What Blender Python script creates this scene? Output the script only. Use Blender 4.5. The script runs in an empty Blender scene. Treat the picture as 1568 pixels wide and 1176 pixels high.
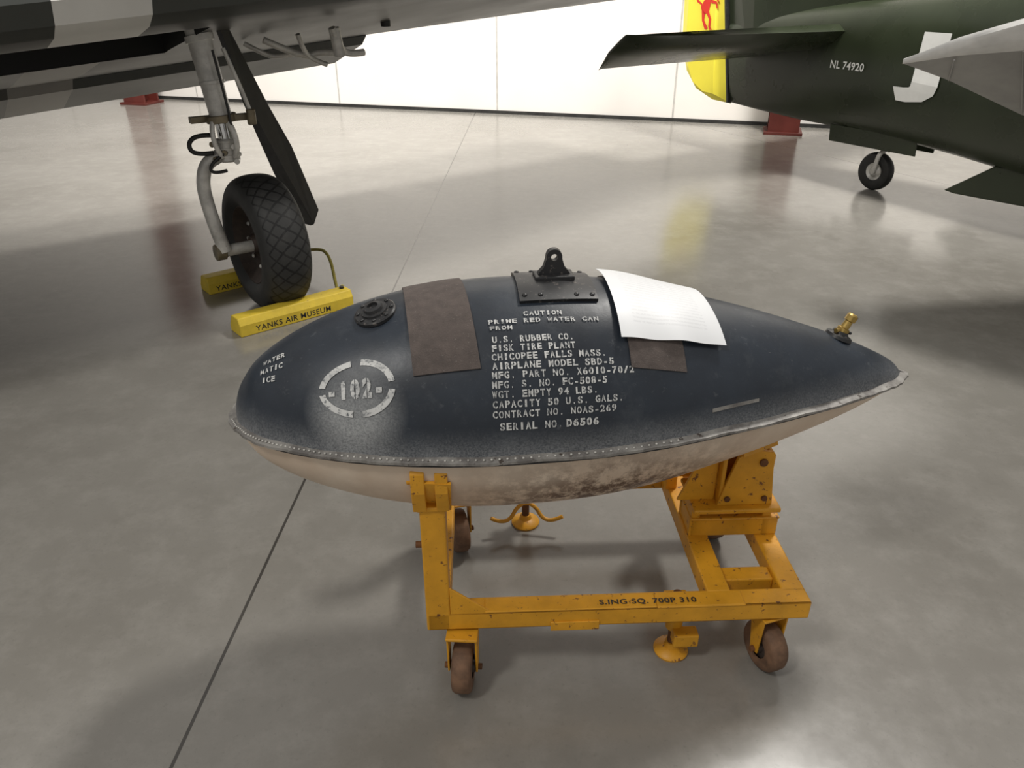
import bpy, bmesh, math, random
from mathutils import Vector, Matrix
random.seed(4)
C=bpy.context; D=bpy.data
scene=C.scene
try:
    scene.view_settings.view_transform='Standard'
except Exception: pass

# ---------------------------------------------------------------- materials
def base_mat(name):
    m=D.materials.new(name); m.use_nodes=True
    nt=m.node_tree; b=nt.nodes['Principled BSDF']
    return m,nt,b
def val(nt,op,a,b=None,c=None,clamp=False):
    n=nt.nodes.new('ShaderNodeMath'); n.operation=op; n.use_clamp=clamp
    for i,x in enumerate((a,b,c)):
        if x is None: continue
        if isinstance(x,(int,float)): n.inputs[i].default_value=x
        else: nt.links.new(x,n.inputs[i])
    return n.outputs[0]
def mix(nt,f,a,b):
    n=nt.nodes.new('ShaderNodeMix'); n.data_type='RGBA'
    for s,x in ((n.inputs[0],f),(n.inputs[6],a),(n.inputs[7],b)):
        if isinstance(x,(int,float)): s.default_value=x
        elif isinstance(x,tuple): s.default_value=(x[0],x[1],x[2],1)
        else: nt.links.new(x,s)
    return n.outputs[2]
def noise(nt,vec,scale,detail=4,rough=.6):
    n=nt.nodes.new('ShaderNodeTexNoise'); n.inputs['Scale'].default_value=scale
    n.inputs['Detail'].default_value=detail; n.inputs['Roughness'].default_value=rough
    nt.links.new(vec,n.inputs['Vector']); return n.outputs['Fac']
def ramp(nt,f,lo,hi):
    n=nt.nodes.new('ShaderNodeMapRange'); n.inputs['From Min'].default_value=lo; n.inputs['From Max'].default_value=hi
    nt.links.new(f,n.inputs['Value']); return n.outputs['Result']
def objco(nt):
    return nt.nodes.new('ShaderNodeTexCoord').outputs['Object']
def simple(name,col,rough=.5,metal=0,var=.25,scale=12,dark=None,spots=None,spotlo=.62,bump=0):
    m,nt,b=base_mat(name); co=objco(nt)
    n=noise(nt,co,scale)
    d=dark if dark else tuple(x*(1-var) for x in col)
    c=mix(nt,ramp(nt,n,.35,.65),d,col)
    if spots:
        s=noise(nt,co,scale*6,3,.7)
        c=mix(nt,ramp(nt,s,spotlo,spotlo+.06),c,spots)
    nt.links.new(c,b.inputs['Base Color'])
    nt.links.new(val(nt,'ADD',val(nt,'MULTIPLY',n,.25),rough-.12),b.inputs['Roughness'])
    b.inputs['Metallic'].default_value=metal
    if bump:
        bn=nt.nodes.new('ShaderNodeBump'); bn.inputs['Strength'].default_value=bump; bn.inputs['Distance'].default_value=.002
        nt.links.new(noise(nt,co,scale*8),bn.inputs['Height']); nt.links.new(bn.outputs[0],b.inputs['Normal'])
    return m

YEL=simple('yellow_cart_paint',(.76,.36,.02),.45,0,.24,9,spots=(.18,.07,.02),spotlo=.62,bump=.35)
YEL2=simple('yellow_chock_paint',(.80,.58,.05),.55,0,.2,10,spots=(.35,.22,.05),spotlo=.66,bump=.2)
RUST=simple('rust_metal',(.20,.085,.03),.7,.2,.5,20)
BLK=simple('black_paint',(.024,.024,.025),.40,0,.3,15,spots=(.12,.105,.095),spotlo=.60)
RUB=simple('caster_rubber',(.21,.115,.065),.75,0,.5,25)
RUBB=simple('caster_hub',(.07,.05,.04),.6,.3,.4,30)
BRASS=simple('brass',(.55,.38,.12),.35,.9,.3,30)
STEEL=simple('grey_strut_paint',(.68,.66,.61),.34,.15,.4,11,spots=(.35,.33,.30),spotlo=.66)
CHROME=simple('chrome_piston',(.70,.70,.68),.18,1,.1,14)
DARKM=simple('dark_metal',(.035,.034,.032),.5,.3,.4,18)
BRNZ=simple('bronze_collar_paint',(.24,.20,.13),.45,.4,.4,18)
FELT=simple('felt_patch',(.115,.092,.082),.9,0,.3,40,bump=.6,spots=(.19,.17,.15),spotlo=.64)
STRAW=simple('rope_fibre',(.52,.44,.10),.9,0,.3,60)
OLIVE=simple('olive_drab_paint',(.028,.036,.019),.28,0,.25,2.0)
OLIVEU=simple('wing_dark_paint',(.046,.050,.044),.42,0,.25,1.8)
WGREY=simple('wing_grey_paint',(.070,.068,.062),.42,0,.25,1.8)
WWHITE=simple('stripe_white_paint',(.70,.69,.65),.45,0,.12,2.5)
WWHITE_SHADED=simple('stripe_white_shaded',(.32,.305,.28),.45,0,.2,2.5)  # white stripe on underside and flap, its shade put into the colour
WELL=simple('wheel_well_shade',(.012,.012,.011),.8,0,.3,5)  # near-black colour paints in the shadow inside the wheel well
RUDY=simple('yellow_rudder_paint',(.95,.82,.07),.4,0,.04,4)
RED=simple('red_emblem_paint',(.72,.035,.02),.45,0,.1,8)
SILV=simple('silver_dope',(.80,.79,.76),.36,.1,.25,5)
GREYU=simple('pale_grey_fabric',(.36,.35,.33),.5,.0,.25,4)
COLR=simple('red_oxide_column',(.11,.018,.012),.5,0,.3,4)
WHT=simple('white_marking_paint',(.80,.80,.77),.5,0,.08,10)

def tank_top_mat():
    m,nt,b=base_mat('navy_tank_paint'); co=objco(nt)
    sep=nt.nodes.new('ShaderNodeSeparateXYZ'); nt.links.new(co,sep.inputs[0])
    n1=noise(nt,co,5,5); n2=noise(nt,co,240,2,.7); n3=noise(nt,co,28,5,.7); n4=noise(nt,co,11,7,.75)
    c=mix(nt,ramp(nt,n1,.3,.7),(.012,.016,.023),(.024,.033,.047))
    c=mix(nt,val(nt,'MULTIPLY',ramp(nt,n4,.54,.74),.38),c,(.085,.095,.105))
    c=mix(nt,val(nt,'MULTIPLY',ramp(nt,n3,.62,.70),.35),c,(.13,.14,.15))
    # fine streak scratches
    mp=nt.nodes.new('ShaderNodeMapping'); nt.links.new(co,mp.inputs[0]); mp.inputs['Scale'].default_value=(6,60,60); mp.inputs['Rotation'].default_value=(.3,.2,.25)
    sc=noise(nt,mp.outputs[0],2.2,4,.8)
    c=mix(nt,val(nt,'MULTIPLY',ramp(nt,sc,.68,.72),.30),c,(.22,.23,.24))
    # faded overspray band above the seam
    f=val(nt,'DIVIDE',val(nt,'SUBTRACT',.075,sep.outputs[2]),.070,clamp=True)
    f=val(nt,'POWER',f,1.6)
    f2=val(nt,'MULTIPLY',f,val(nt,'ADD',val(nt,'MULTIPLY',ramp(nt,n2,.35,.65),.50),val(nt,'MULTIPLY',n4,.60)))
    c=mix(nt,f2,c,(.30,.31,.32))
    vd=nt.nodes.new('ShaderNodeVectorMath'); vd.operation='DISTANCE'; nt.links.new(co,vd.inputs[0]); vd.inputs[1].default_value=(-.535,-.206,.100)
    h=val(nt,'DIVIDE',val(nt,'SUBTRACT',.118,vd.outputs['Value']),.070,clamp=True)
    h=val(nt,'MULTIPLY',val(nt,'POWER',h,1.1),val(nt,'ADD',val(nt,'MULTIPLY',n2,.75),.04))
    below=ramp(nt,sep.outputs[2],.19,.08)
    h=val(nt,'MULTIPLY',h,val(nt,'ADD',val(nt,'MULTIPLY',below,.80),.20))
    c=mix(nt,h,c,(.66,.67,.66))
    sp=val(nt,'MULTIPLY',ramp(nt,n2,.66,.74),.15); c=mix(nt,sp,c,(.2,.2,.2))
    nt.links.new(c,b.inputs['Base Color'])
    nt.links.new(val(nt,'ADD',val(nt,'MULTIPLY',n3,.22),.30),b.inputs['Roughness'])
    bn=nt.nodes.new('ShaderNodeBump'); bn.inputs['Strength'].default_value=.14; bn.inputs['Distance'].default_value=.003
    nt.links.new(n3,bn.inputs['Height']); nt.links.new(bn.outputs[0],b.inputs['Normal'])
    return m
def tank_bot_mat():
    m,nt,b=base_mat('cream_tank_paint'); co=objco(nt)
    sep=nt.nodes.new('ShaderNodeSeparateXYZ'); nt.links.new(co,sep.inputs[0])
    n1=noise(nt,co,6,5); n3=noise(nt,co,17,6,.75)
    c=mix(nt,ramp(nt,n1,.3,.7),(.62,.48,.36),(.76,.64,.51))
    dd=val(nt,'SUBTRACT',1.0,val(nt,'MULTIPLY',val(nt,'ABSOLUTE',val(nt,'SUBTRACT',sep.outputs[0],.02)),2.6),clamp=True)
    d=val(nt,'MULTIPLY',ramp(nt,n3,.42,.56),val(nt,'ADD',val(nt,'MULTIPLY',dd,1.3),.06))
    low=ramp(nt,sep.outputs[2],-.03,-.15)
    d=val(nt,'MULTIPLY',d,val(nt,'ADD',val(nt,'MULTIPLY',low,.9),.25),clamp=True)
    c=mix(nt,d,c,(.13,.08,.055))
    nt.links.new(c,b.inputs['Base Color']); b.inputs['Roughness'].default_value=.55
    return m
def flange_mat():
    m,nt,b=base_mat('seam_flange_worn_metal'); co=objco(nt)
    n=noise(nt,co,16,5,.7)
    c=mix(nt,ramp(nt,n,.40,.62),(.16,.148,.138),(.34,.325,.30))
    c=mix(nt,ramp(nt,noise(nt,co,45),.62,.68),c,(.07,.055,.045))
    nt.links.new(c,b.inputs['Base Color']); b.inputs['Roughness'].default_value=.5; b.inputs['Metallic'].default_value=.2
    return m
def stencil_mat():
    m,nt,b=base_mat('white_stencil_paint'); co=objco(nt)
    n=noise(nt,co,110,3,.7); n2=noise(nt,co,18,4,.7)
    c=mix(nt,ramp(nt,n,.34,.48),(.12,.13,.14),(.66,.66,.64))
    c=mix(nt,val(nt,'MULTIPLY',ramp(nt,n2,.5,.66),.45),c,(.14,.15,.16))
    nt.links.new(c,b.inputs['Base Color']); b.inputs['Roughness'].default_value=.6
    return m
def paper_mat():
    m,nt,b=base_mat('white_paper')
    uv=nt.nodes.new('ShaderNodeTexCoord').outputs['UV']; sep=nt.nodes.new('ShaderNodeSeparateXYZ'); nt.links.new(uv,sep.inputs[0])
    u,v=sep.outputs[0],sep.outputs[1]
    ln=val(nt,'GREATER_THAN',val(nt,'FRACT',val(nt,'MULTIPLY',v,26)),.55)
    wd=val(nt,'GREATER_THAN',noise(nt,uv,60,2),.44)
    inside=val(nt,'MULTIPLY',val(nt,'GREATER_THAN',u,.14),val(nt,'LESS_THAN',u,.85))
    inside=val(nt,'MULTIPLY',inside,val(nt,'MULTIPLY',val(nt,'LESS_THAN',v,.85),val(nt,'GREATER_THAN',v,.12)))
    f=val(nt,'MULTIPLY',val(nt,'MULTIPLY',ln,wd),inside)
    c=mix(nt,val(nt,'MULTIPLY',f,.14),(.86,.87,.88),(.3,.3,.32))
    nt.links.new(c,b.inputs['Base Color']); b.inputs['Roughness'].default_value=.45
    return m
def tire_mat():
    m,nt,b=base_mat('tyre_rubber_diamond_tread')
    uv=nt.nodes.new('ShaderNodeTexCoord').outputs['UV']; sep=nt.nodes.new('ShaderNodeSeparateXYZ'); nt.links.new(uv,sep.inputs[0])
    u,v=sep.outputs[0],sep.outputs[1]
    def dist(sg):
        a=val(nt,'FRACT',val(nt,'ADD',val(nt,'MULTIPLY',u,30),val(nt,'MULTIPLY',v,sg*5.0)))
        return val(nt,'ABSOLUTE',val(nt,'SUBTRACT',a,.5))
    g=val(nt,'MINIMUM',dist(1),dist(-1))
    tr=val(nt,'MULTIPLY',val(nt,'GREATER_THAN',v,.20),val(nt,'LESS_THAN',v,.80))
    groove=val(nt,'MULTIPLY',val(nt,'LESS_THAN',g,.09),tr)
    c=mix(nt,groove,(.026,.026,.025),(.002,.002,.002))
    c=mix(nt,val(nt,'MULTIPLY',ramp(nt,noise(nt,objco(nt),20),.5,.7),.30),c,(.06,.058,.053))
    nt.links.new(c,b.inputs['Base Color']); b.inputs['Roughness'].default_value=.62
    bn=nt.nodes.new('ShaderNodeBump'); bn.inputs['Strength'].default_value=1; bn.inputs['Distance'].default_value=.008
    nt.links.new(val(nt,'SUBTRACT',1,groove),bn.inputs['Height']); nt.links.new(bn.outputs[0],b.inputs['Normal'])
    return m
def floor_mat():
    m,nt,b=base_mat('polished_concrete')
    co=objco(nt); sep=nt.nodes.new('ShaderNodeSeparateXYZ'); nt.links.new(co,sep.inputs[0])
    n1=noise(nt,co,.9,6,.6); n2=noise(nt,co,6,8,.74); n3=noise(nt,co,60,4,.7); n4=noise(nt,co,2.4,7,.68)
    c=mix(nt,ramp(nt,n1,.3,.7),(.200,.188,.166),(.255,.243,.219))
    c=mix(nt,val(nt,'MULTIPLY',ramp(nt,n2,.46,.72),.45),c,(.33,.315,.287))
    c=mix(nt,val(nt,'MULTIPLY',ramp(nt,n4,.55,.70),.40),c,(.155,.145,.127))
    c=mix(nt,val(nt,'MULTIPLY',ramp(nt,n3,.58,.75),.35),c,(.13,.122,.108))
    x,y=sep.outputs[0],sep.outputs[1]
    def joint(px,py,dx,dy,w,c,k=.85):
        l=math.hypot(dx,dy); nx,ny=-dy/l,dx/l
        d=val(nt,'ABSOLUTE',val(nt,'ADD',val(nt,'ADD',val(nt,'MULTIPLY',x,nx),val(nt,'MULTIPLY',y,ny)),-(px*nx+py*ny)))
        return mix(nt,val(nt,'MULTIPLY',val(nt,'LESS_THAN',d,w),k),c,(.030,.026,.023))
    c=joint(-.78,1.14,.286,9.19,.0045,c)
    c=joint(2.91,8.35,2.4,-4.6,.006,c,.5)
    nt.links.new(c,b.inputs['Base Color'])
    nt.links.new(val(nt,'ADD',val(nt,'MULTIPLY',n2,.17),.105),b.inputs['Roughness'])
    b.inputs['Specular IOR Level'].default_value=.62
    bn=nt.nodes.new('ShaderNodeBump'); bn.inputs['Strength'].default_value=.045; bn.inputs['Distance'].default_value=.01
    nt.links.new(n1,bn.inputs['Height']); nt.links.new(bn.outputs[0],b.inputs['Normal'])
    return m
def wall_mat():
    m,nt,b=base_mat('white_wall_panel'); co=objco(nt)
    c=mix(nt,ramp(nt,noise(nt,co,.5,5),.3,.7),(.66,.63,.59),(.74,.71,.67))
    nt.links.new(c,b.inputs['Base Color']); b.inputs['Roughness'].default_value=.6
    return m
TTOP,TBOT,FLG,STN,PAP,TIRE=tank_top_mat(),tank_bot_mat(),flange_mat(),stencil_mat(),paper_mat(),tire_mat()

# ---------------------------------------------------------------- helpers
def root(name,loc=(0,0,0),yaw=0):
    e=D.objects.new(name,None); e.location=loc; e.rotation_euler=(0,0,yaw); C.collection.objects.link(e); return e
def obj(name,verts,faces,mat,parent=None,smooth=False,bevel=0,mats=None,fm=None,uvs=None,auto=None):
    me=D.meshes.new(name); me.from_pydata([tuple(v) for v in verts],[],faces)
    for mm in (mats or [mat]): me.materials.append(mm)
    if fm:
        for p_,i in zip(me.polygons,fm): p_.material_index=i
    if uvs:
        l=me.uv_layers.new()
        for p_ in me.polygons:
            for li in p_.loop_indices: l.data[li].uv=uvs[me.loops[li].vertex_index]
    o=D.objects.new(name,me); C.collection.objects.link(o)
    if parent: o.parent=parent
    bm=bmesh.new(); bm.from_mesh(me)
    if not uvs: bmesh.ops.recalc_face_normals(bm,faces=bm.faces)
    bm.to_mesh(me); bm.free()
    if smooth:
        for p_ in me.polygons: p_.use_smooth=True
        if auto:
            try: me.set_sharp_from_angle(angle=math.radians(auto))
            except Exception: pass
    if bevel:
        b=o.modifiers.new('bev','BEVEL'); b.width=bevel; b.segments=2; b.limit_method='ANGLE'
    return o
def box(name,c,s,mat,parent,rot=(0,0,0),bevel=.003):
    R=Matrix.Rotation(rot[2],3,'Z')@Matrix.Rotation(rot[1],3,'Y')@Matrix.Rotation(rot[0],3,'X')
    vs=[Vector(c)+R@Vector((x*s[0]/2,y*s[1]/2,z*s[2]/2)) for x in(-1,1) for y in(-1,1) for z in(-1,1)]
    fs=[(0,1,3,2),(4,6,7,5),(0,4,5,1),(2,3,7,6),(0,2,6,4),(1,5,7,3)]
    return obj(name,vs,fs,mat,parent,bevel=bevel)
def prism(name,poly,axis_o,ux,uy,th,mat,parent,bevel=.002):
    o=Vector(axis_o); ux=Vector(ux).normalized(); uy=Vector(uy).normalized(); n=ux.cross(uy).normalized()
    k=len(poly)
    vs=[o+ux*a+uy*b-n*th/2 for a,b in poly]+[o+ux*a+uy*b+n*th/2 for a,b in poly]
    fs=[tuple(range(k))[::-1],tuple(range(k,2*k))]+[(i,(i+1)%k,k+(i+1)%k,k+i) for i in range(k)]
    return obj(name,vs,fs,mat,parent,bevel=bevel)
def frame(d):
    d=Vector(d).normalized(); a=Vector((0,0,1)) if abs(d.z)<.9 else Vector((1,0,0))
    x=d.cross(a).normalized(); y=d.cross(x).normalized(); return x,y,d
def lathe(name,prof,c,axis,mat,parent,seg=40,uv=False,auto=40):
    c=Vector(c); x,y,d=frame(axis); vs=[];fs=[];uvs=[]
    n=len(prof); S=seg+1 if uv else seg
    for j in range(S):
        a=2*math.pi*j/seg
        for i,(r,h) in enumerate(prof):
            vs.append(c+d*h+x*(r*math.cos(a))+y*(r*math.sin(a))); uvs.append((j/seg,i/(n-1)))
    for j in range(seg):
        k=(j+1) if uv else (j+1)%seg
        for i in range(n-1):
            fs.append((j*n+i,j*n+i+1,k*n+i+1,k*n+i))
    return obj(name,vs,fs,mat,parent,smooth=True,uvs=uvs if uv else None,auto=auto)
def cyl(name,a,b,r,mat,parent,r2=None,seg=24):
    a=Vector(a);b=Vector(b);L_=(b-a).length; r2=r if r2 is None else r2
    e=min(r,r2,L_/2)*.12
    return lathe(name,[(0.0001,0),(r-e,0),(r,e),(r2,L_-e),(r2-e,L_),(0.0001,L_)],a,b-a,mat,parent,seg)
def tube(name,pts,r,mat,parent):
    cu=D.curves.new(name,'CURVE'); cu.dimensions='3D'; cu.bevel_depth=r; cu.bevel_resolution=4; cu.use_fill_caps=True; cu.resolution_u=8
    sp=cu.splines.new('NURBS'); sp.points.add(len(pts)-1)
    for i,p_ in enumerate(pts): sp.points[i].co=(*p_,1)
    sp.use_endpoint_u=True; sp.order_u=3
    o=D.objects.new(name,cu); cu.materials.append(mat); C.collection.objects.link(o); o.parent=parent; return o
_tc={}
def textmesh(s,offset=0.0,norm=True):
    key=(s,offset,norm)
    if key in _tc: return _tc[key]
    cu=D.curves.new('t','FONT'); cu.body=s; cu.size=1; cu.offset=offset; cu.resolution_u=3; cu.space_character=1.08
    o=D.objects.new('t',cu); C.collection.objects.link(o); C.view_layer.update()
    me=D.meshes.new_from_object(o.evaluated_get(C.evaluated_depsgraph_get()))
    vs=[v.co.copy() for v in me.vertices]; fs=[tuple(p_.vertices) for p_ in me.polygons]
    D.objects.remove(o); D.meshes.remove(me)
    x0=min(v.x for v in vs);x1=max(v.x for v in vs);y0=min(v.y for v in vs);y1=max(v.y for v in vs)
    if norm: r=[((v.x-x0)/(x1-x0),(v.y-y0)/(y1-y0)) for v in vs],fs
    else: r=[(v.x-x0,v.y) for v in vs],fs,x1-x0
    _tc[key]=r; return r
def flat_text(name,s,o,ux,uy,w,h,mat,parent,offset=.0):
    vs,fs=textmesh(s,offset); o=Vector(o);ux=Vector(ux).normalized();uy=Vector(uy).normalized()
    return obj(name,[o+ux*(a*w)+uy*(b*h) for a,b in vs],fs,mat,parent)
def clip(poly,xc,keep_left):
    out=[];n=len(poly)
    for i in range(n):
        p,q=poly[i],poly[(i+1)%n]
        ip=(p[0]<=xc) if keep_left else (p[0]>=xc); iq=(q[0]<=xc) if keep_left else (q[0]>=xc)
        if ip: out.append(p)
        if ip!=iq:
            k=(xc-p[0])/(q[0]-p[0]); out.append((xc,p[1]+k*(q[1]-p[1])))
    return out
CAPH=textmesh('H',.0,False); CAPH=max(v[1] for v in CAPH[0])
def stencil2d(s,gap=.075,offset=.035):
    """monospaced stencil lettering; returns polygons in unit cells (advance 1, height 1)"""
    polys=[]
    for i,ch in enumerate(s):
        if ch==' ': continue
        vs,fs,w=textmesh(ch,offset,False)
        tw=.80
        if ch in 'I1': tw=.34
        if ch in '.,': tw=.2
        if ch=='-': tw=.5
        k=tw/w; x0=i+(1-tw)/2
        for f in fs:
            pl=[(x0+vs[a][0]*k,vs[a][1]/CAPH) for a in f]
            if ch in 'ABCDGOPQRSUMNW0236895' :
                xc=x0+tw*.5
                for kp,xx in ((True,xc-gap/2),(False,xc+gap/2)):
                    q=clip(pl,xx,kp)
                    if len(q)>=3: polys.append(q)
            else: polys.append(pl)
    return polys

# ---------------------------------------------------------------- shell
def plane(name,vs,mat): return obj(name,vs,[(0,1,2,3)],mat)
plane('floor',[(-16,-6,0),(14,-6,0),(14,16,0),(-16,16,0)],floor_mat())
wy=-math.atan2(3.06,10.99); wd=Vector((math.cos(wy),math.sin(wy),0)); w0=Vector((-5.26,12.0,0)); wn=Vector((-wd.y,wd.x,0))
WALL=wall_mat()
wc=w0+wd*5+wn*.1
box('wall_back',(wc.x,wc.y,4),(26,.2,8),WALL,None,rot=(0,0,wy),bevel=0)
bc=w0+wd*5-wn*.012
box('baseboard_back',(bc.x,bc.y,.02),(26,.024,.04),DARKM,None,rot=(0,0,wy),bevel=0)
SEAM=simple('panel_seam_grey',(.50,.48,.45),.6)
vs=[];fs=[]
for k in range(-4,9):
    q=w0+wd*(k*2.27+.72)
    for a,b,z in ((-.008,-.006,.04),(.008,-.006,.04),(.008,-.006,8),(-.008,-.006,8)):
        v=q+wd*a+wn*b; vs.append((v.x,v.y,z))
    n=len(vs); fs.append((n-4,n-3,n-2,n-1))
obj('trim_1',vs,fs,SEAM)
def column(x,y,yaw):
    r=root('steel_column',(x,y,0),yaw)
    box('flange_front',(0,-.14,3.9),(.34,.03,7.8),COLR,r); box('flange_rear',(0,.14,3.9),(.34,.03,7.8),COLR,r)
    box('web',(0,0,3.9),(.03,.26,7.8),COLR,r); box('base_plate',(0,0,.015),(.42,.4,.03),COLR,r)
column(-5.25,11.5,wy); column(3.12,9.2,wy)

# ---------------------------------------------------------------- drop tank
TL=1.65; tyaw=math.atan2(.197,1.647)
T=root('aircraft_drop_tank',(.178,1.6535,.70),tyaw)
RP=[(0,0),(.012,.07),(.03,.108),(.058,.143),(.1,.18),(.15,.212),(.2,.236),(.26,.256),(.33,.268),(.4,.271),(.47,.268),(.53,.259),(.6,.240),(.67,.211),(.75,.176),(.825,.138),(.89,.101),(.943,.065),(.98,.033),(1,0)]
def rr(s):
    s=min(max(s,0),1)
    if s<.012: return .07*math.sqrt(s/.012)
    for i in range(len(RP)-1):
        if RP[i][0]<=s<=RP[i+1][0]:
            p0=RP[max(i-1,1)];p1=RP[i];p2=RP[i+1];p3=RP[min(i+2,len(RP)-1)]
            h=p2[0]-p1[0];k=(s-p1[0])/h
            m1=(p2[1]-p0[1])/(p2[0]-p0[0])*h if p2[0]!=p0[0] else 0
            m2=(p3[1]-p1[1])/(p3[0]-p1[0])*h if p3[0]!=p1[0] else 0
            return max(0,(2*k**3-3*k*k+1)*p1[1]+(k**3-2*k*k+k)*m1+(-2*k**3+3*k*k)*p2[1]+(k**3-k*k)*m2)
    return 0
KT,KB=1.07,.94
def surf(X,th,off=0):
    s=X/TL; r=rr(s); t=math.radians(th); k=KT if math.cos(t)>0 else KB
    return Vector((X-TL/2,-(r+off)*math.sin(t),(r*k+off)*math.cos(t)))
def snorm(X,th):
    a=surf(X+.004,th)-surf(X-.004,th); b=surf(X,th+1)-surf(X,th-1)
    n=a.cross(b).normalized()
    if n.dot(surf(X,th)-Vector((X-TL/2,0,0)))<0: n=-n
    return n
def halfshell(name,t0,t1,mat):
    nu,nv=110,56; vs=[];fs=[]
    for i in range(nu+1):
        s=(1-math.cos(math.pi*i/nu))/2
        for j in range(nv+1):
            vs.append(surf(s*TL,t0+(t1-t0)*j/nv))
    for i in range(nu):
        for j in range(nv):
            a=i*(nv+1)+j; fs.append((a,a+1,a+nv+2,a+nv+1))
    return obj(name,vs,fs,mat,T,smooth=True)
halfshell('upper_shell',-90,90,TTOP); halfshell('lower_shell',90,270,TBOT)
def outline(off,n=150):
    pts=[]
    for i in range(n+1):
        s=(1-math.cos(math.pi*i/n))/2; pts.append((s*TL-TL/2,-rr(s)))
    pts=pts+[(x,-y) for x,y in pts[-2:0:-1]]
    out=[];k=len(pts)
    for i in range(k):
        a=Vector(pts[i-1]);b=Vector(pts[(i+1)%k]);d=(b-a).normalized(); nrm=Vector((d.y,-d.x))
        o_=off*(1+.07*math.sin(i*.35)+.06*math.sin(i*1.3)) if off>0 else off
        out.append((pts[i][0]+nrm.x*o_,pts[i][1]+nrm.y*o_))
    return out
inn=outline(-.004);mid=outline(.011);out_=outline(.0175);k=len(inn)
rings=[(inn,.007),(mid,.003),(out_,.0015),(out_,-.0045),(mid,-.005),(inn,-.008)]
vs=[];fs=[]
for R_,z in rings:
    for i,(x,y) in enumerate(R_): vs.append((x,y,z+.001*math.sin(i*.5)))
for a in range(5):
    for i in range(k): fs.append((a*k+i,a*k+(i+1)%k,(a+1)*k+(i+1)%k,(a+1)*k+i))
obj('seam_flange',vs,fs,FLG,T,smooth=True,auto=50)
vs=[];fs=[]
o1=outline(.0020)
for z in (-.006,-.018):
    for x,y in o1: vs.append((x,y,z))
for i in range(k): fs.append((i,(i+1)%k,k+(i+1)%k,k+i))
obj('seam_dark_line',vs,fs,BLK,T)  # dark line running just beneath the flange
def multi(name,fn,items,mat,parent):
    bm=bmesh.new()
    for it in items: fn(bm,it)
    me=D.meshes.new(name); bm.to_mesh(me); bm.free(); me.materials.append(mat)
    for p_ in me.polygons:p_.use_smooth=True
    o=D.objects.new(name,me); C.collection.objects.link(o); o.parent=parent; return o
def ball(r,flat=.5):
    def f(bm,it):
        c,n=it; x,y,d=frame(n); M=Matrix((x,y,d)).transposed().to_4x4(); M.translation=c
        bmesh.ops.create_uvsphere(bm,u_segments=8,v_segments=6,radius=r,matrix=M@Matrix.Diagonal((1,1,flat,1)))
    return f
ol=outline(.0095)
multi('flange_rivets',ball(.0028,.8),[(Vector((ol[i][0],ol[i][1],.0048)),Vector((0,0,1))) for i in range(6,85)],STEEL,T)
def patch(name,corn,off,mat,th=.003,nu=14,nv=26,jit=0,uv=False,fn=None):
    vs=[];uvs=[]
    for lay in (0,1):
        for i in range(nu+1):
            for j in range(nv+1):
                u,v=i/nu,j/nv
                X=(corn[0][0]*(1-u)+corn[1][0]*u)*(1-v)+(corn[3][0]*(1-u)+corn[2][0]*u)*v
                t=(corn[0][1]*(1-u)+corn[1][1]*u)*(1-v)+(corn[3][1]*(1-u)+corn[2][1]*u)*v
                o_=off+(fn(u,v) if fn else 0)+jit*math.sin(u*9+v*5)*math.sin(v*11)
                vs.append(surf(X,t,o_-(th if lay else 0))); uvs.append((u,1-v))
    M_=(nu+1)*(nv+1);fs=[]
    for i in range(nu):
        for j in range(nv):
            a=i*(nv+1)+j; fs.append((a,a+nv+1,a+nv+2,a+1)); fs.append((M_+a,M_+a+1,M_+a+nv+2,M_+a+nv+1))
    for i in range(nu):
        for j in (0,nv):
            a=i*(nv+1)+j; fs.append((a,a+nv+1,M_+a+nv+1,M_+a))
    for j in range(nv):
        for i in (0,nu):
            a=i*(nv+1)+j; fs.append((a,a+1,M_+a+1,M_+a))
    return obj(name,vs,fs,mat,T,smooth=True,uvs=uvs if uv else None,auto=50)
patch('felt_pad_fore',[(.392,-42),(.520,-42),(.556,50.5),(.417,51.5)],.005,FELT,.005,jit=.0006)
patch('felt_pad_aft',[(.868,-42),(.985,-42),(1.003,56),(.876,53)],.004,FELT,.004,jit=.0004)
patch('paper_notice',[(.858,-20),(1.086,-17),(1.104,42),(.858,40)],.0085,PAP,.0008,uv=True,nu=30,nv=40,
      fn=lambda u,v:.0018*(1+math.sin(u*7+v*3))+.003*v**5*(1+math.sin(u*14))+.008*(1-v)**6*(1-u)+.001*(1+math.sin(v*9)))
patch('lug_base_plate',[(.655,-20),(.826,-20),(.826,18),(.652,19)],.008,BLK,.009)
bl=[]
for X in (.665,.70,.78,.815):
    for t in (-16,15): bl.append((surf(X,t,.009),snorm(X,t)))
multi('lug_plate_bolts',ball(.006,.5),bl,BLK,T)
base=surf(.742,-1,.008)
poly=[(-.040,0),(.040,0),(.036,.010),(.024,.024),(.018,.044)]
for a in range(10,171,20):
    poly.append((.018*math.cos(math.radians(a)),.048+.018*math.sin(math.radians(a))))
poly+=[(-.018,.044),(-.024,.024),(-.036,.010)]
hole=[(.008*math.cos(-2*math.pi*i/16),.047+.008*math.sin(-2*math.pi*i/16)) for i in range(16)]
bm=bmesh.new()
def addloop(pts):
    v=[bm.verts.new((base.x+a,base.y,base.z+b)) for a,b in pts]; return [bm.edges.new((v[i],v[(i+1)%len(v)])) for i in range(len(v))]
e=addloop(poly)+addloop(hole)
bmesh.ops.triangle_fill(bm,edges=e,use_beauty=True)
g=bmesh.ops.extrude_face_region(bm,geom=bm.faces[:])
bmesh.ops.translate(bm,verts=[v for v in g['geom'] if isinstance(v,bmesh.types.BMVert)],vec=(0,.018,0))
bmesh.ops.recalc_face_normals(bm,faces=bm.faces)
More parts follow.
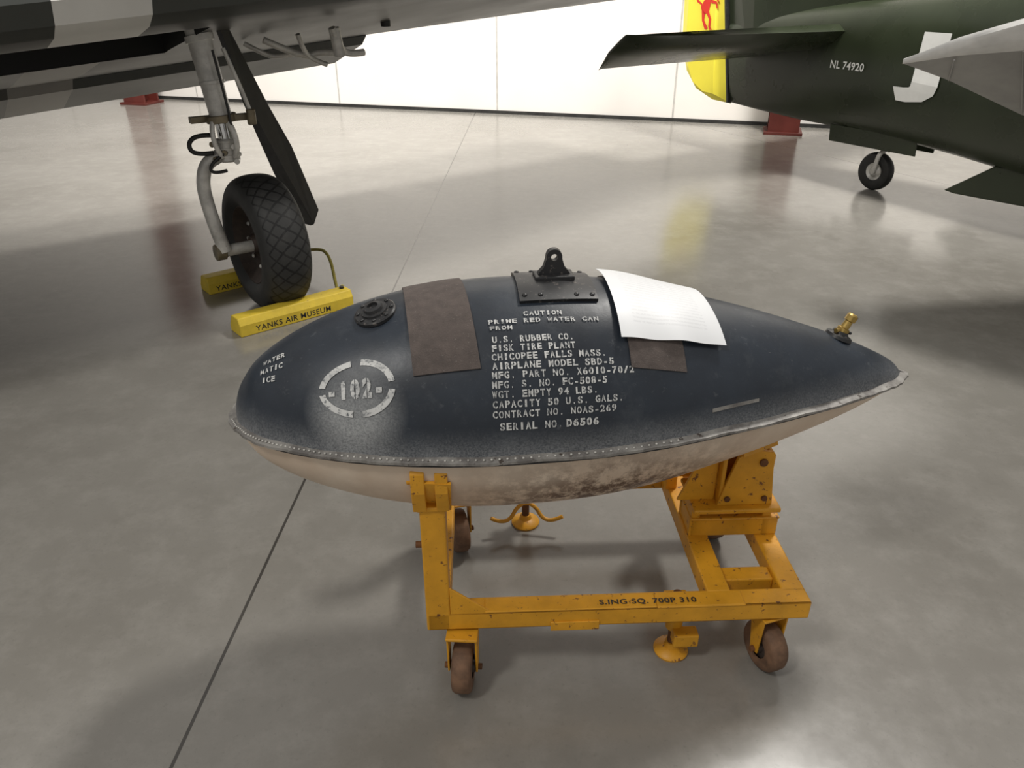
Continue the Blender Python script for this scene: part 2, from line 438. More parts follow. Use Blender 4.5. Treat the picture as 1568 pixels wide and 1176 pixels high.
me=D.meshes.new('suspension_lug');bm.to_mesh(me);bm.free();me.materials.append(BLK);o=D.objects.new('suspension_lug',me);C.collection.objects.link(o);o.parent=T
box('lug_foot',base+Vector((0,.008,.002)),(.09,.05,.012),BLK,T)
fc=surf(.341,11,-.003);fn_=snorm(.341,11)
lathe('filler_cap_flange',[(.001,0),(.047,0),(.047,.007),(.044,.010),(.03,.010),(.029,.014),(.022,.015),(.020,.022),(.012,.024),(.011,.018),(.001,.018)],fc,fn_,BLK,T)
x_,y_,_=frame(fn_)
multi('filler_cap_bolts',ball(.005,.6),[(fc+fn_*.011+(x_*math.cos(a)+y_*math.sin(a))*.038,fn_) for a in [i*math.pi/4 for i in range(8)]],BLK,T)
vc=surf(1.458,-2,-.002);vn=(snorm(1.458,-2)+Vector((.12,0,0))).normalized()
lathe('vent_base',[(.001,0),(.034,0),(.032,.008),(.020,.012),(.018,.018),(.001,.018)],vc,snorm(1.458,-2),BLK,T)
multi('vent_base_bolts',ball(.005,.8),[(vc+snorm(1.458,-2)*.010+(Vector((1,0,0))*math.cos(a)+Vector((0,1,0))*math.sin(a))*.026,vn) for a in (0,1.57,3.14,4.71)],BLK,T)
lathe('brass_vent',[(.001,.013),(.016,.013),(.016,.026),(.011,.028),(.010,.046),(.014,.048),(.014,.062),(.010,.066),(.001,.062)],vc,vn,BRASS,T,seg=12,auto=30)
cyl('brass_vent_stub',vc+vn*.022,vc+vn*.022+Vector((-.026,-.012,.004)),.006,BRASS,T)
patch('metal_data_strip',[(1.065,76),(1.185,73.5),(1.185,75.5),(1.065,78)],.002,FLG,.002,nu=6,nv=2)
def wraptext(name,s,X0,t0,w,h,slope=0,off=.0022,Ra=.285,ln=None,offset=.035):
    polys=stencil2d(s,offset=offset); adv=w/(ln or len(s)); vs=[];fs=[]
    for pl in polys:
        b=len(vs)
        for a,y in pl: vs.append(surf(X0+a*adv,t0+slope*a/len(s)-math.degrees(y*h/Ra),off))
        fs.append(tuple(range(b,b+len(pl))))
    return obj(name,vs,fs,STN,T)
lines=[("CAUTION",.655,26.5,.085,.011),("PRIME RED WATER CAN",.578,30.2,.240,.010),("FROM",.58,33.4,.05,.009),
("U.S. RUBBER CO.",.583,39.5,.175,.0135),("FISK TIRE PLANT",.581,43.5,.178,.0135),("CHICOPEE FALLS MASS.",.579,47.4,.245,.0135),
("AIRPLANE MODEL SBD-5",.579,51.3,.260,.0135),("MFG. PART NO. X6010-70/2",.577,55.2,.305,.0135),("MFG. S. NO. FC-508-5",.576,59.2,.245,.0135),
("WGT. EMPTY 94 LBS.",.575,63.2,.225,.0135),("CAPACITY 50 U.S. GALS.",.575,67.3,.280,.0135),("CONTRACT NO. NOAS-269",.574,71.5,.265,.0135),("SERIAL NO.",.588,76.8,.135,.0145)]
for s,X0,t0,w,h in lines: wraptext('stencil_line',s,X0,t0,w,h)
wraptext('stencil_serial','D6506',.728,76.8,.072,.0145,offset=.05)
wraptext('stencil_number','-102-',.232,59,.125,.034,Ra=.235,offset=.06)
vs=[];fs=[]
for q in range(4):
    a0=q*90+8;a1=q*90+82;n=16
    for i in range(n+1):
        a=math.radians(a0+(a1-a0)*i/n)
        for kx,ky in ((.081,.060),(.068,.047)):
            vs.append(surf(.298+kx*math.cos(a),54.5-math.degrees(ky*math.sin(a)/.235),.0022))
    b=q*(n+1)*2
    for i in range(n): fs.append((b+2*i,b+2*i+1,b+2*i+3,b+2*i+2))
obj('stencil_ring',vs,fs,STN,T)
for s,X0,t0,w in (("WATER",.085,17,.055),("MATIC",.08,26,.056),("ICE",.085,35,.034)):
    wraptext('nose_stencil',s,X0,t0+4,w,.013,slope=2,Ra=.17)

# ---------------------------------------------------------------- cart
K=root('tank_handling_cart',(-.205,1.375,0),math.radians(2.5))
Z0,Z1=.185,.238
def bar(n,x0,x1,y0,y1,z0,z1,mat=YEL,bevel=.004): return box(n,((x0+x1)/2,(y0+y1)/2,(z0+z1)/2),(x1-x0,y1-y0,z1-z0),mat,K,bevel=bevel)
bar('front_rail_face',0,.945,0,.008,Z0,Z1); bar('front_rail_top',.0,.945,0,.055,Z1-.008,Z1)
bar('front_rail_bottom',.0,.945,.0,.05,Z0,Z0+.008)
YR=.56
bar('rear_rail',0,.945,YR,YR+.05,Z0,Z1)
bar('side_rail_left',0,.055,.04,YR,Z0,Z1); bar('side_rail_right',.885,.945,.04,YR,Z0,Z1); bar('inner_rail',.695,.755,.045,YR,Z0+.004,Z1+.004)
bar('rail_doubler',.30,.42,-.004,.0,Z0-.010,Z0+.018); bar('rail_splice',.14,.56,-.002,.045,Z1,Z1+.005); bar('rail_splice_end',.56,.78,-.002,.05,Z1-.004,Z1+.003)
bar('cross_tie',.755,.885,.10,.15,Z0,Z1-.012)
flat_text('rail_stencil','S.ING SQ. 700P 310',(.42,.006,Z1+.0065),(1,0,0),(0,1,0),.24,.020,BLK,K,offset=.02)
top=.55
for y,sg,nm in ((0,1,'front'),(YR-.01,-1,'rear')):
    bar(nm+'_post',-.002,.056,y,y+.06,Z0,top)
    bar(nm+'_post_cap',-.008,.062,y-.004,y+.064,top-.004,top+.010)
    yc=y-.026 if sg>0 else y+.086
    d=(0,sg,0)
    for x0,x1,l in ((-.014,.016,'a'),(.038,.066,'b')):
        prism(nm+'_clevis_'+l,[(.02,-.012),(.072,-.012),(.072,.04),(.05,.085),(.034,.110),(.014,.115),(.001,.10),(0,.05)],((x0+x1)/2,yc,top+.012),d,(0,0,1),x1-x0,YEL,K)
    ym=yc+sg*.03
    cyl(nm+'_clevis_bolt',(-.024,ym-sg*.005,top+.085),(.078,ym-sg*.005,top+.085),.011,YEL,K)
    cyl(nm+'_post_pin',(-.018,y+.03,.43),(-.002,y+.03,.43),.008,RUST,K)
    bar(nm+'_clevis_strap',-.045,.080,yc+sg*.034,yc+sg*.046,top+.055,top+.125)
prism('post_gusset',[(0,0),(.105,0),(.0,.085)],(.056,.004,Z1-.004),(1,0,0),(0,0,1),.006,YEL,K)
prism('post_gusset_rear',[(0,0),(.105,0),(.0,.085)],(.056,YR+.04,Z1-.004),(1,0,0),(0,0,1),.006,YEL,K)
ci=Matrix.Rotation(-math.radians(2.5),4,'Z')@Matrix.Translation((.205,-1.375,0))
tm=Matrix.Translation((.178,1.6535,.70))@Matrix.Rotation(tyaw,4,'Z')
def cradle(name,X,w,t0,t1,o0,th):
    vs=[];fs=[];n=28
    for i in range(n+1):
        t=t0+(t1-t0)*i/n
        for dx,o_ in ((-w/2,o0),(w/2,o0),(w/2,o0+th),(-w/2,o0+th)):
            vs.append(ci@(tm@surf(X+dx,t,o_)))
    for i in range(n):
        for a in range(4):
            b=(a+1)%4; fs.append((4*i+a,4*i+b,4*i+4+b,4*i+4+a))
    fs+= [(0,1,2,3),(4*n,4*n+1,4*n+2,4*n+3)]
    return obj(name,vs,fs,YEL,K,smooth=True,auto=40)
cradle('fore_cradle_band',.445,.075,104,256,.002,.008)
cradle('aft_cradle_band',1.265,.09,152,215,.003,.012)
bar('pedestal_lower_front',.70,.945,.262,.276,Z1,.30); bar('pedestal_lower_back',.70,.945,.36,.372,Z1,.30)
bar('pedestal_plate',.700,.935,.235,.39,.332,.346)
for x in (.715,.91): bar('pedestal_leg',x-.012,x+.012,.262,.37,Z1,.337)
bar('pedestal_shelf',.70,.945,.255,.38,.295,.303)
prism('pedestal_bracket_front',[(-.070,0),(.080,0),(.070,.09),(.062,.165),(.0,.175),(-.030,.15),(-.055,.06)],(.835,.262,.346),(1,0,0),(0,0,1),.012,YEL,K)
prism('pedestal_bracket_rear',[(-.070,0),(.080,0),(.070,.09),(.062,.165),(.0,.175),(-.030,.15),(-.055,.06)],(.835,.365,.346),(1,0,0),(0,0,1),.012,YEL,K)
for x in (.775,.900): bar('pedestal_web',x-.006,x+.006,.262,.365,.345,.50)
prism('pedestal_wing_web',[(0,0),(-.10,0),(-.05,.13),(0,.16)],(.765,.29,.345),(1,0,0),(0,0,1),.01,YEL,K)
prism('pedestal_wing_web_b',[(0,0),(-.11,0),(-.085,.12),(0,.16)],(.765,.40,.345),(1,0,0),(0,0,1),.01,YEL,K)
cyl('pedestal_pivot_bolt',(.872,.25,.482),(.872,.268,.482),.011,RUST,K); cyl('pedestal_bolt_a',(.79,.25,.368),(.79,.27,.368),.008,RUST,K); cyl('pedestal_bolt_b',(.89,.25,.368),(.89,.27,.368),.008,RUST,K)
bar('inner_rail_upright',.685,.72,.48,.55,Z1,.40)
def caster(x,y,yaw,nm):
    ax=Vector((math.cos(yaw),math.sin(yaw),0)); c=Vector((x,y,.068)); w=.025
    lathe(nm+'_wheel',[(.03,-w),(.055,-w),(.062,-w+.002),(.067,-w+.009),(.068,0),(.067,w-.009),(.062,w-.002),(.055,w),(.03,w)],c,ax,RUB,K,seg=40)
    lathe(nm+'_hub',[(.001,-w-.006),(.014,-w-.006),(.016,-w+.004),(.032,-w+.006),(.034,0),(.032,w-.006),(.016,w-.004),(.014,w+.006),(.001,w+.006)],c,ax,RUBB,K,seg=24)
    f=Vector((-ax.y,ax.x,0))
    for sg,l in ((-1,'l'),(1,'r')):
        prism(nm+'_fork_'+l,[(-.014,-.006),(.014,-.006),(.032,.105),(-.020,.105)],c+ax*sg*(w+.010),f,(0,0,1),.005,YEL,K,bevel=.001)
    box(nm+'_fork_top',c+Vector((0,0,.108))+f*.005,(.078,.06,.008),YEL,K,rot=(0,0,yaw))
    cyl(nm+'_axle',c-ax*(w+.022),c+ax*(w+.022),.008,RUST,K)
caster(.083,-.005,math.radians(-6),'caster_fl'); caster(.865,.03,math.radians(17),'caster_fr'); caster(.062,.53,math.radians(14),'caster_rl'); caster(.87,.56,math.radians(10),'caster_rr')
def jack(x,y,nm,hooks):
    lathe(nm+'_foot',[(.001,0),(.044,0),(.046,.006),(.042,.012),(.020,.020),(.016,.035),(.001,.035)],(x,y,0),(0,0,1),YEL,K)
    cyl(nm+'_screw',(x,y,.03),(x,y,.205),.012,RUST,K)
    cyl(nm+'_collar',(x,y,.085),(x,y,.135),.022,YEL,K)
    if hooks:
        for sg in (-1,1):
            tube(nm+'_handle',[(x,y-.02,.10),(x+sg*.03,y-.03,.09),(x+sg*.05,y-.05,.055),(x+sg*.085,y-.06,.05),(x+sg*.115,y-.06,.068)],.0065,YEL,K)
        bar(nm+'_mount',x-.03,x+.03,y-.07,y+.03,.165,.2)
    else:
        bar(nm+'_pedal',x-.01,x+.055,y-.05,y-.012,.06,.10); bar(nm+'_mount',x-.03,x+.03,y-.045,y+.03,.15,.186)
jack(.635,.085,'front_jack',False); jack(.278,.645,'rear_jack',True)

# ---------------------------------------------------------------- fighter with striped wing (left)
A=root('striped_fighter_aircraft',(-1.43,3.90,0),math.atan2(.614,.79))
def dzf(s): return .083*s if s<1.7 else .083*1.7+.072*(s-1.7)
low=[(-.62,1.58),(-.58,1.50),(-.5,1.455),(-.3,1.41),(0,1.365),(.5,1.255),(1.0,1.155),(1.35,1.10),(1.88,1.06)]
up=[(1.88,1.07),(1.35,1.24),(1.0,1.36),(.5,1.52),(0,1.655),(-.35,1.69),(-.55,1.66)]
stations=[-4.2,-3.2,-2.5,-2.0,-1.6,-1.15,-.70,-.36,-.05,.4,1.0,1.58,2.6,3.5,4.3]
def stripe(s): return (-.70<s<-.36) or (-1.6<s<-1.15) or (-2.5<s<-2.0)
vs=[];fs=[];fm=[]
prof=low+up; P_=len(prof)
for s in stations:
    k=1-.03*max(0,s)
    for y,z in prof: vs.append((s,(y-1.88)*k+1.88,z+dzf(s)))
for i in range(len(stations)-1):
    s=(stations[i]+stations[i+1])/2
    for j in range(P_):
        jn=(j+1)%P_
        if j in (3,4) and -2.5<s<-.05: continue         # open wheel well
        if s<1.58 and j in (7,8,9): continue             # flap replaces this part
        fs.append((i*P_+j,(i+1)*P_+j,(i+1)*P_+jn,i*P_+jn))
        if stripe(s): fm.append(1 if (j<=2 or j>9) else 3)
        elif j<=1 or j>=9: fm.append(0)
        else: fm.append(2)
fs.append(tuple(range((len(stations)-1)*P_,len(stations)*P_))); fm.append(0)
obj('wing',vs,fs,None,A,mats=[OLIVEU,WWHITE,WGREY,WWHITE_SHADED],fm=fm,smooth=True,auto=28)
vs=[]
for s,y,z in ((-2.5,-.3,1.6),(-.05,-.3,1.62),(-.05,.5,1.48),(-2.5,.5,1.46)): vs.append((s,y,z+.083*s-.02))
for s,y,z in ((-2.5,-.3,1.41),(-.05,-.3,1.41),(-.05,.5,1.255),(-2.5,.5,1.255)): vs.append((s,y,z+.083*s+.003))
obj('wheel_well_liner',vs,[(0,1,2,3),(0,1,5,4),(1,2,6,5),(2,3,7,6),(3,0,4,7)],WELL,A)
vs=[];fs=[];fm=[]
fst=[-4.2,-2.5,-2.0,-1.6,-1.15,-.70,-.36,1.0,1.55]
fp=[(1.33,1.10),(1.40,1.04),(1.88,.880),(1.885,.888),(1.45,1.16),(1.34,1.21)]
for s in fst:
    for y,z in fp: vs.append((s,y,z+.083*s))
for i in range(len(fst)-1):
    s=(fst[i]+fst[i+1])/2
    for j in range(6):
        jn=(j+1)%6; fs.append((i*6+j,(i+1)*6+j,(i+1)*6+jn,i*6+jn)); fm.append(1 if stripe(s) else (2 if s<-.29 else 0))
fs.append(tuple(range(6)));fm.append(0);fs.append(tuple(range((len(fst)-1)*6,len(fst)*6)));fm.append(0)
obj('flap',vs,fs,None,A,mats=[OLIVEU,WWHITE_SHADED,WGREY],fm=fm)
Ai=(Matrix.Translation((-1.40,3.90,0))@Matrix.Rotation(math.atan2(.614,.79),4,'Z')).inverted()
def L(x,y,z): return Ai@Vector((x,y,z))
cyl('gear_strut_cylinder',L(-1.435,3.9,1.47),L(-1.375,3.88,1.0),.058,STEEL,A,r2=.052,seg=32)
cyl('gear_strut_ring_top',L(-1.421,3.895,1.36),L(-1.415,3.893,1.33),.066,STEEL,A)
cyl('gear_strut_ring_mid',L(-1.392,3.885,1.16),L(-1.39,3.884,1.145),.060,STEEL,A)
cyl('gear_collar',L(-1.376,3.88,1.01),L(-1.373,3.88,.975),.072,BRNZ,A)
cyl('gear_piston',L(-1.375,3.88,.99),L(-1.365,3.875,.86),.036,CHROME,A)
cyl('gear_lower_casting',L(-1.366,3.875,.90),L(-1.362,3.87,.79),.050,STEEL,A)
for i in range(3): cyl('casting_rib',L(-1.366+.001*i,3.875,.895-.035*i),L(-1.366+.001*i,3.875,.885-.035*i),.058,STEEL,A)
tube('axle_fork',[L(-1.365,3.875,.86),L(-1.40,3.86,.82),L(-1.47,3.835,.79),L(-1.50,3.82,.70),L(-1.495,3.815,.60),L(-1.465,3.80,.45),L(-1.44,3.80,.35)],.033,STEEL,A)
cyl('axle',L(-1.475,3.80,.345),L(-1.25,3.98,.345),.030,STEEL,A)
cyl('axle_nut',L(-1.49,3.79,.345),L(-1.45,3.82,.345),.042,BRNZ,A)
box('collar_lug_l',L(-1.46,3.86,.99),(.12,.035,.03),BRNZ,A); box('collar_lug_r',L(-1.29,3.90,.995),(.14,.035,.03),BRNZ,A)
cyl('collar_cam',L(-1.235,3.9,1.03),L(-1.235,3.9,.96),.022,BRNZ,A)
tube('brake_hose',[L(-1.40,3.83,.92),L(-1.47,3.80,.93),L(-1.53,3.80,.89),L(-1.51,3.80,.83),L(-1.42,3.82,.84)],.011,DARKM,A)
tube('brake_hose_b',[L(-1.36,3.82,.84),L(-1.43,3.79,.80),L(-1.44,3.79,.74),L(-1.36,3.80,.76)],.008,DARKM,A)
tube('brake_line',[L(-1.345,3.83,1.30),L(-1.325,3.83,1.12),L(-1.315,3.83,1.0),L(-1.31,3.82,.9)],.006,DARKM,A)
tube('torque_link',[L(-1.33,3.84,.98),L(-1.27,3.79,.90),L(-1.32,3.83,.82)],.014,STEEL,A)
tube('torque_link_b',[L(-1.40,3.82,.98),L(-1.40,3.76,.90),L(-1.38,3.82,.82)],.012,STEEL,A)
for i,(dx,z) in enumerate(((-.05,.88),(.045,.87),(-.045,.81),(.05,.80),(.0,.84))):
    cyl('casting_bolt',L(-1.364+dx,3.835,z),L(-1.364+dx*1.1,3.81,z),.014,STEEL if i%2 else BRNZ,A,seg=8)
ax=Vector((-1,0,0)); wc_=L(-1.277,3.958,.350)
tp=[]
for i in range(33):
    a=math.pi*(-.5+ i/32)
    x=math.sin(a)
    h=.125*math.copysign(abs(x)**.85,x); r=.235+.118*abs(math.cos(a))**.55
    tp.append((r,h))
tp=[(.19,-.085)]+tp+[(.19,.085)]
lathe('tyre',tp,wc_,ax,TIRE,A,seg=90,uv=True,auto=None)
lathe('wheel_hub',[(.001,.07),(.045,.08),(.06,.05),(.10,.035),(.15,.05),(.185,.085),(.20,.10),(.215,.095),(.21,.06),(.2,0),(.21,-.06),(.2,-.1),(.1,-.05),(.001,-.05)],wc_,ax,RUBB,A,seg=48)
multi('hub_bolts',ball(.012,.7),[(wc_+ax*.048+Vector((0,math.cos(a),math.sin(a)))*.125,ax) for a in [i*math.pi/4 for i in range(8)]],STEEL,A)
def slab(name,pts,n,th,mat,par):
    n=Vector(n).normalized()*th/2; k=len(pts)
    vs=[p_-n for p_ in pts]+[p_+n for p_ in pts]
    fs=[tuple(range(k))[::-1],tuple(range(k,2*k))]+[(i,(i+1)%k,k+(i+1)%k,k+i) for i in range(k)]
    return obj(name,vs,fs,mat,par,bevel=.003)
slab('gear_fairing_door',[L(-1.345,3.92,1.42),L(-1.325,3.99,1.40),L(-1.215,4.10,1.02),L(-1.145,4.18,.80),L(-1.06,4.25,.44),L(-1.075,4.17,.38),L(-1.12,4.10,.42),L(-1.20,4.04,.70),L(-1.245,3.98,.92),L(-1.27,3.95,1.05)],(1,-.05,.22),.022,DARKM,A)
tube('drag_link',[L(-1.33,3.93,1.30),L(-1.27,3.94,1.10),L(-1.25,3.95,1.0)],.010,STEEL,A)
for i,(a,b,c,d) in enumerate([((.42,.35,1.30),(.62,.30,1.20),(.70,.28,1.24),(.80,.25,1.22)),((.55,.2,1.33),(.58,.22,1.24),(.66,.25,1.19),(.72,.25,1.17)),((.70,.1,1.36),(.74,.12,1.27),(.80,.15,1.22),(.90,.15,1.23)),((.35,.45,1.28),(.45,.42,1.22),(.5,.4,1.21),(.62,.4,1.22))]):
    tube('fuel_pipe',[a,b,c,d],.013 if i%2 else .018,STEEL,A)
cyl('pipe_fitting',(.72,.12,1.36),(.74,.12,1.22),.03,STEEL,A)
cyl('drain_cap',(1.30,.6,1.37),(1.30,.6,1.325),.03,DARKM,A)

def chock(cx,cy,yaw,ln,txt):
    r=root('wheel_chock',(cx,cy,0),yaw); h=.095
    poly=[(-.065,0),(.065,0),(.065,.035),(.030,h),(-.045,h),(-.065,.06)]
    prism('block',poly,(0,0,0),(0,1,0),(0,0,1),ln,YEL2,r,bevel=.005)
    flat_text('lettering','YANKS AIR MUSEUM' if txt else 'YANKS AIR',(-.24,-.0657,.014),(1,0,0),(0,0,1),.42 if txt else .24,.030,BLK,r,offset=.01)
    cyl('rope_eye',(ln/2-.03,0,h-.01),(ln/2-.03,0,h+.012),.012,DARKM,r)
    return r
cy_=math.atan2(.40,.47)
chock(-1.15,3.755,cy_,.64,True); chock(-1.54,4.31,cy_,.56,False)
rp=root('chock_rope'); tube('rope',[(-.93,3.97,.10),(-.96,4.02,.015),(-1.00,4.12,.03),(-1.06,4.30,.16),(-1.16,4.46,.16),(-1.33,4.53,.105)],.009,STRAW,rp)

# ---------------------------------------------------------------- olive fighter tail (right)
B=root('olive_fighter_aircraft',(3.05,6.52,0),math.atan2(-.85,.53))
SH=.20
st=[(-1.68,.50,1.20,.045),(-1.3,.475,1.30,.12),(-.8,.455,1.38,.20),(-.3,.45,1.44,.265),(.2,.44,1.50,.32),(.7,.40,1.56,.37),(1.2,.35,1.64,.42),(2.0,.30,1.75,.46),(3.0,.26,1.85,.48),(4.2,.25,1.9,.48)]
vs=[];fs=[];n=28
for x,zb,zt,hw in st:
    zc=(zb+zt)/2;hh=(zt-zb)/2
    for j in range(n):
        a=2*math.pi*j/n; ca,sa=math.cos(a),math.sin(a)
        z=zc+hh*math.copysign(abs(sa)**.8,sa)
        vs.append((x-(SH*(z-.5) if x<-1.5 else 0),hw*math.copysign(abs(ca)**.8,ca),z))
for i in range(len(st)-1):
    for j in range(n): fs.append((i*n+j,i*n+(j+1)%n,(i+1)*n+(j+1)%n,(i+1)*n+j))
fs.append(tuple(range(n)));fs.append(tuple(range((len(st)-1)*n,len(st)*n)))
obj('fuselage',vs,fs,OLIVE,B,smooth=True,auto=40)
def foil(name,pts,th,mat,par):
    pts=[(x-SH*(z-.5),z) for x,z in pts]
    cx=sum(p_[0] for p_ in pts)/len(pts);cz=sum(p_[1] for p_ in pts)/len(pts);k=len(pts)
    vs=[(x,0,z) for x,z in pts]+[(cx+(x-cx)*.6,-th/2,cz+(z-cz)*.92) for x,z in pts]+[(cx+(x-cx)*.6,th/2,cz+(z-cz)*.92) for x,z in pts]
    fs=[]
    for i in range(k):
        j=(i+1)%k; fs+=[(i,j,k+j,k+i),(i,j,2*k+j,2*k+i)]
    fs+=[tuple(range(k,2*k)),tuple(range(2*k,3*k))]
    return obj(name,vs,fs,mat,par)
foil('fin',[(-1.70,.6),(-1.0,.7),(-.1,1.3),(.4,1.46),(-.3,1.75),(-.75,2.45),(-1.70,2.5)],.15,OLIVE,B)
foil('rudder',[(-1.70,.49),(-1.95,.50),(-2.18,.58),(-2.31,.74),(-2.36,1.0),(-2.28,1.6),(-2.12,2.3),(-2.0,2.5),(-1.70,2.5)],.075,RUDY,B)
vs=[]
for y in (-.05,.05):
    for x,z in ((-1.715,.5),(-1.695,.5),(-1.695,2.5),(-1.715,2.5)): vs.append((x-SH*(z-.5),y,z))
obj('rudder_hinge_line',vs,[(0,1,2,3),(4,5,6,7),(0,1,5,4),(1,2,6,5),(2,3,7,6),(3,0,4,7)],BLK,B)
def em(polys,ox,oz,sc):
    vs=[];fs=[]
    for pl in polys:
        b=len(vs); vs+=[(ox+x*sc-SH*(oz+z*sc-.5),-.0425,oz+z*sc) for x,z in pl]; fs.append(tuple(range(b,b+len(pl))))
    obj('red_horse_emblem',vs,fs,RED,B)
em([[(-.30,-.10),(-.12,-.30),(.10,-.22),(.22,.10),(.30,.38),(.16,.46),(.02,.30),(-.15,.12)],
    [(.16,.44),(.30,.36),(.44,.50),(.56,.46),(.60,.54),(.42,.72),(.30,.74),(.22,.62)],
    [(.22,.20),(.46,.28),(.58,.12),(.64,.16),(.50,.38),(.24,.34)],[(.24,.08),(.48,.06),(.50,-.10),(.57,-.08),(.55,.14),(.26,.20)],
    [(-.26,-.10),(-.10,-.26),(-.14,-.50),(.02,-.74),(-.02,-.82),(-.14,-.80),(-.26,-.52)],
    [(-.02,-.26),(.12,-.20),(.22,-.44),(.16,-.72),(.26,-.80),(.10,-.82),(.06,-.70),(.10,-.46)],
    [(-.28,-.12),(-.30,.02),(-.48,.10),(-.56,.34),(-.46,.52),(-.40,.48),(-.46,.34),(-.40,.16),(-.22,.06)]],-1.96,1.345,.26)
def stab(sg,nm):
    vs=[];fs=[]
    S_=[(.12,-.36,-1.50,.095),(.9,-.50,-1.46,.08),(1.6,-.64,-1.42,.06),(1.88,-.78,-1.38,.04),(1.97,-.98,-1.3,.012)]
    for y,xl,xt,t in S_:
        c=xl-xt; zl,zt=1.21,.985
        for u,w in ((0,0),(.08,.7),(.3,1),(.65,.75),(1,.08),(1,-.08),(.65,-.75),(.3,-1),(.08,-.7)):
            vs.append((xl-c*u,sg*y,zl+(zt-zl)*u+w*t-(.05*max(0,(u-.65))/.35)))
    m=9
    for i in range(len(S_)-1):
        for j in range(m): fs.append((i*m+j,i*m+(j+1)%m,(i+1)*m+(j+1)%m,(i+1)*m+j))
    fs.append(tuple(range(m)));fs.append(tuple(range((len(S_)-1)*m,len(S_)*m)))
    obj(nm,vs,fs,OLIVE,B,smooth=True,auto=50)
stab(-1,'stabiliser_near'); stab(1,'stabiliser_far')
def side_y(x,z):
    for i in range(len(st)-1):
        if st[i][0]<=x<=st[i+1][0]:
            k=(x-st[i][0])/(st[i+1][0]-st[i][0]); zb,zt,hw=[st[i][q]*(1-k)+st[i+1][q]*k for q in(1,2,3)]
            s=(z-(zb+zt)/2)/((zt-zb)/2); s=min(.98,abs(s)); sa=s**(1/.8); ca=math.sqrt(max(0,1-sa*sa)); return -hw*ca**.8-.012
    return -.4
def side_text(name,s,x0,z0,w,h,off):
    v2,fs=textmesh(s,off)
    obj(name,[(x0+a*w,side_y(x0+a*w,z0+b*h),z0+b*h) for a,b in v2],fs,WHT,B)
side_text('registration_lettering','NL 74920',-.44,.935,.34,.06,.02)
side_text('squadron_letter','J',.20,.765,.37,.48,.06)
box('tail_gear_door_near',(-.02,-.13,.42),(.80,.012,.14),OLIVE,B,rot=(.15,0,0)); box('tail_gear_door_far',(-.02,.13,.42),(.80,.012,.14),OLIVE,B,rot=(-.15,0,0))
tw=Vector((0,0,.155))
lathe('tail_tyre',[(.07,-.035),(.11,-.05),(.14,-.04),(.154,-.015),(.155,0),(.154,.015),(.14,.04),(.11,.05),(.07,.035)],tw,(0,-1,0),DARKM,B,seg=40)
lathe('tail_wheel_hub',[(.001,.035),(.03,.04),(.05,.02),(.085,.04),(.085,-.04),(.03,-.04),(.001,-.03)],tw,(0,-1,0),STEEL,B,seg=30)
tube('tail_wheel_fork',[(.02,-.065,.155),(.03,-.07,.25),(.04,-.05,.32),(.06,0,.34),(.10,0,.46)],.018,STEEL,B)
cyl('tail_wheel_axle',(.02,-.08,.155),(.0,.07,.155),.014,STEEL,B)
cyl('tail_wheel_oleo',(.06,0,.33),(.12,0,.50),.03,CHROME,B)
prism('radiator_scoop',[(1.02,.40),(.70,.165),(.78,.155),(1.3,.17),(3.0,.16),(3.0,.4),(1.2,.42)],(0,0,0),(1,0,0),(0,0,1),.36,OLIVE,B,bevel=.01)

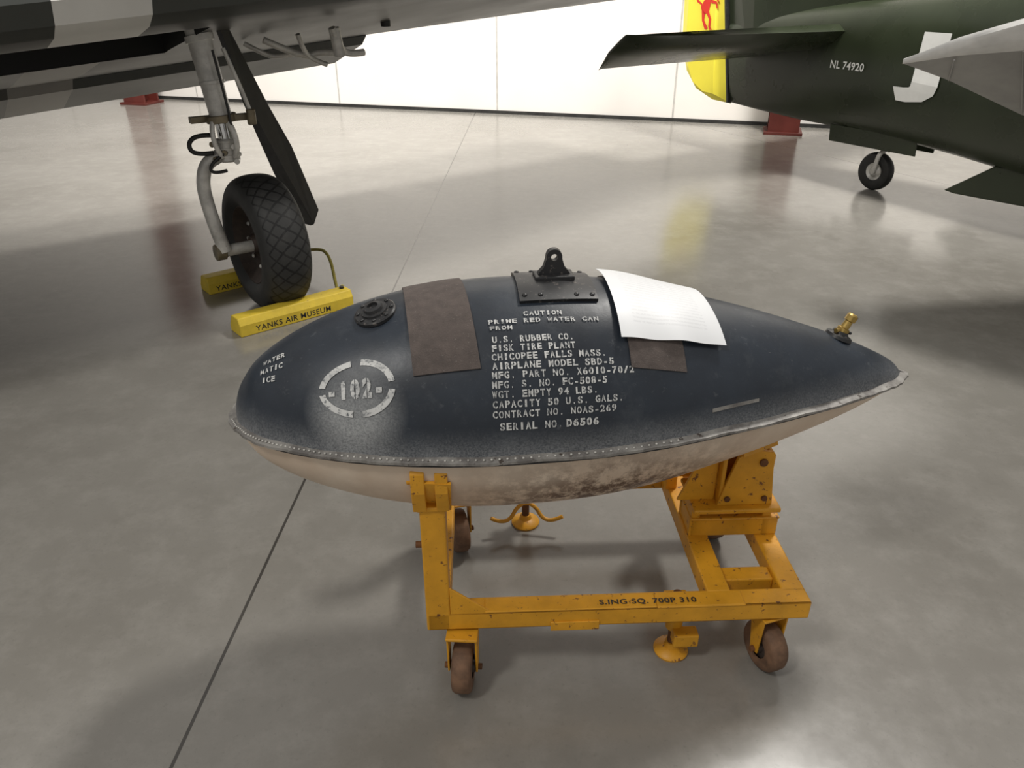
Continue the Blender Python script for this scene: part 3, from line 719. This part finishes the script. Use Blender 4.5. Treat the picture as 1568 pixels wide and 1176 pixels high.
# ---------------------------------------------------------------- silver wing at far right
Wg=root('silver_aircraft_wing')
le=[(1.885,4.0,1.235),(2.02,3.79,1.335),(2.19,3.60,1.425),(2.62,3.25,1.56),(3.3,2.95,1.66)]
te=[(1.895,4.02,1.225),(2.16,4.06,1.145),(2.60,4.10,.975),(3.1,4.16,.90),(4.1,4.25,.88)]
vs=[];fs=[];fm=[]
for i,(a,b) in enumerate(zip(le,te)):
    a=Vector(a);b=Vector(b);d=b-a;n_=Vector((0,0,1)); t=[.012,.035,.05,.06,.065][i]
    for u,w in ((0,0),(.04,.8),(.12,1),(.5,.7),(1,.06),(1,-.06),(.5,-.5),(.16,-.9),(.05,-.8)):
        vs.append(a+d*u+n_*w*t)
for i in range(4):
    for j in range(9):
        fs.append((i*9+j,i*9+(j+1)%9,(i+1)*9+(j+1)%9,(i+1)*9+j)); fm.append(1 if j in (4,5,6) else 0)
fs.append(tuple(range(9)));fs.append(tuple(range(36,45)));fm+=[0,0]
obj('wing_panel',vs,fs,None,Wg,mats=[SILV,GREYU],fm=fm,smooth=True,auto=50)
for i in range(1,4):
    a=Vector(le[i]);b=Vector(te[i]); cyl('rib_tape',a.lerp(b,.16)-Vector((0,0,.048)),a.lerp(b,.95)-Vector((0,0,.010)),.004,GREYU,Wg,seg=8)
cyl('stand_post',(3.5,3.6,.03),(3.5,3.6,1.22),.04,YEL2,Wg); cyl('stand_base',(3.5,3.6,0),(3.5,3.6,.04),.25,YEL2,Wg); box('stand_pad',(3.5,3.6,1.24),(.4,.12,.05),DARKM,Wg)

# ---------------------------------------------------------------- lights
w=D.worlds.new('w'); scene.world=w; w.use_nodes=True
w.node_tree.nodes['Background'].inputs[0].default_value=(1,.975,.945,1); w.node_tree.nodes['Background'].inputs[1].default_value=.43
def area(name,loc,tgt,size,e,col=(1,.97,.92),spread=180):
    l=D.lights.new(name,'AREA'); l.energy=e; l.size=size; l.color=col; l.shape='DISK'; l.spread=math.radians(spread)
    o=D.objects.new(name,l); o.location=loc; o.rotation_euler=(Vector(tgt)-Vector(loc)).to_track_quat('-Z','Y').to_euler(); C.collection.objects.link(o)
area('hangar_lamp',(3.0,5.0,7.2),(.3,1.5,0),1.1,330)
area('hangar_lamp.001',(-3.5,-1.8,7.0),(.3,2,0),1.2,190)
area('wall_fill_left',(-3.0,5,7.2),(-2.2,10.8,1.6),1.8,430,spread=110)  # added fill aimed at the wall to brighten its left part
area('wall_fill_right',(3.6,4.4,7.2),(3.4,9.4,1.5),1.8,300,spread=110)  # second added fill, brightens the right part of the wall

# ---------------------------------------------------------------- camera
cam=D.cameras.new('camera'); co_=D.objects.new('camera',cam); C.collection.objects.link(co_)
cam.sensor_fit='HORIZONTAL'; cam.sensor_width=36; cam.lens=27.0; cam.clip_start=.05
co_.location=(0,0,1.6); co_.rotation_euler=(math.radians(90-28),0,0)
scene.camera=co_
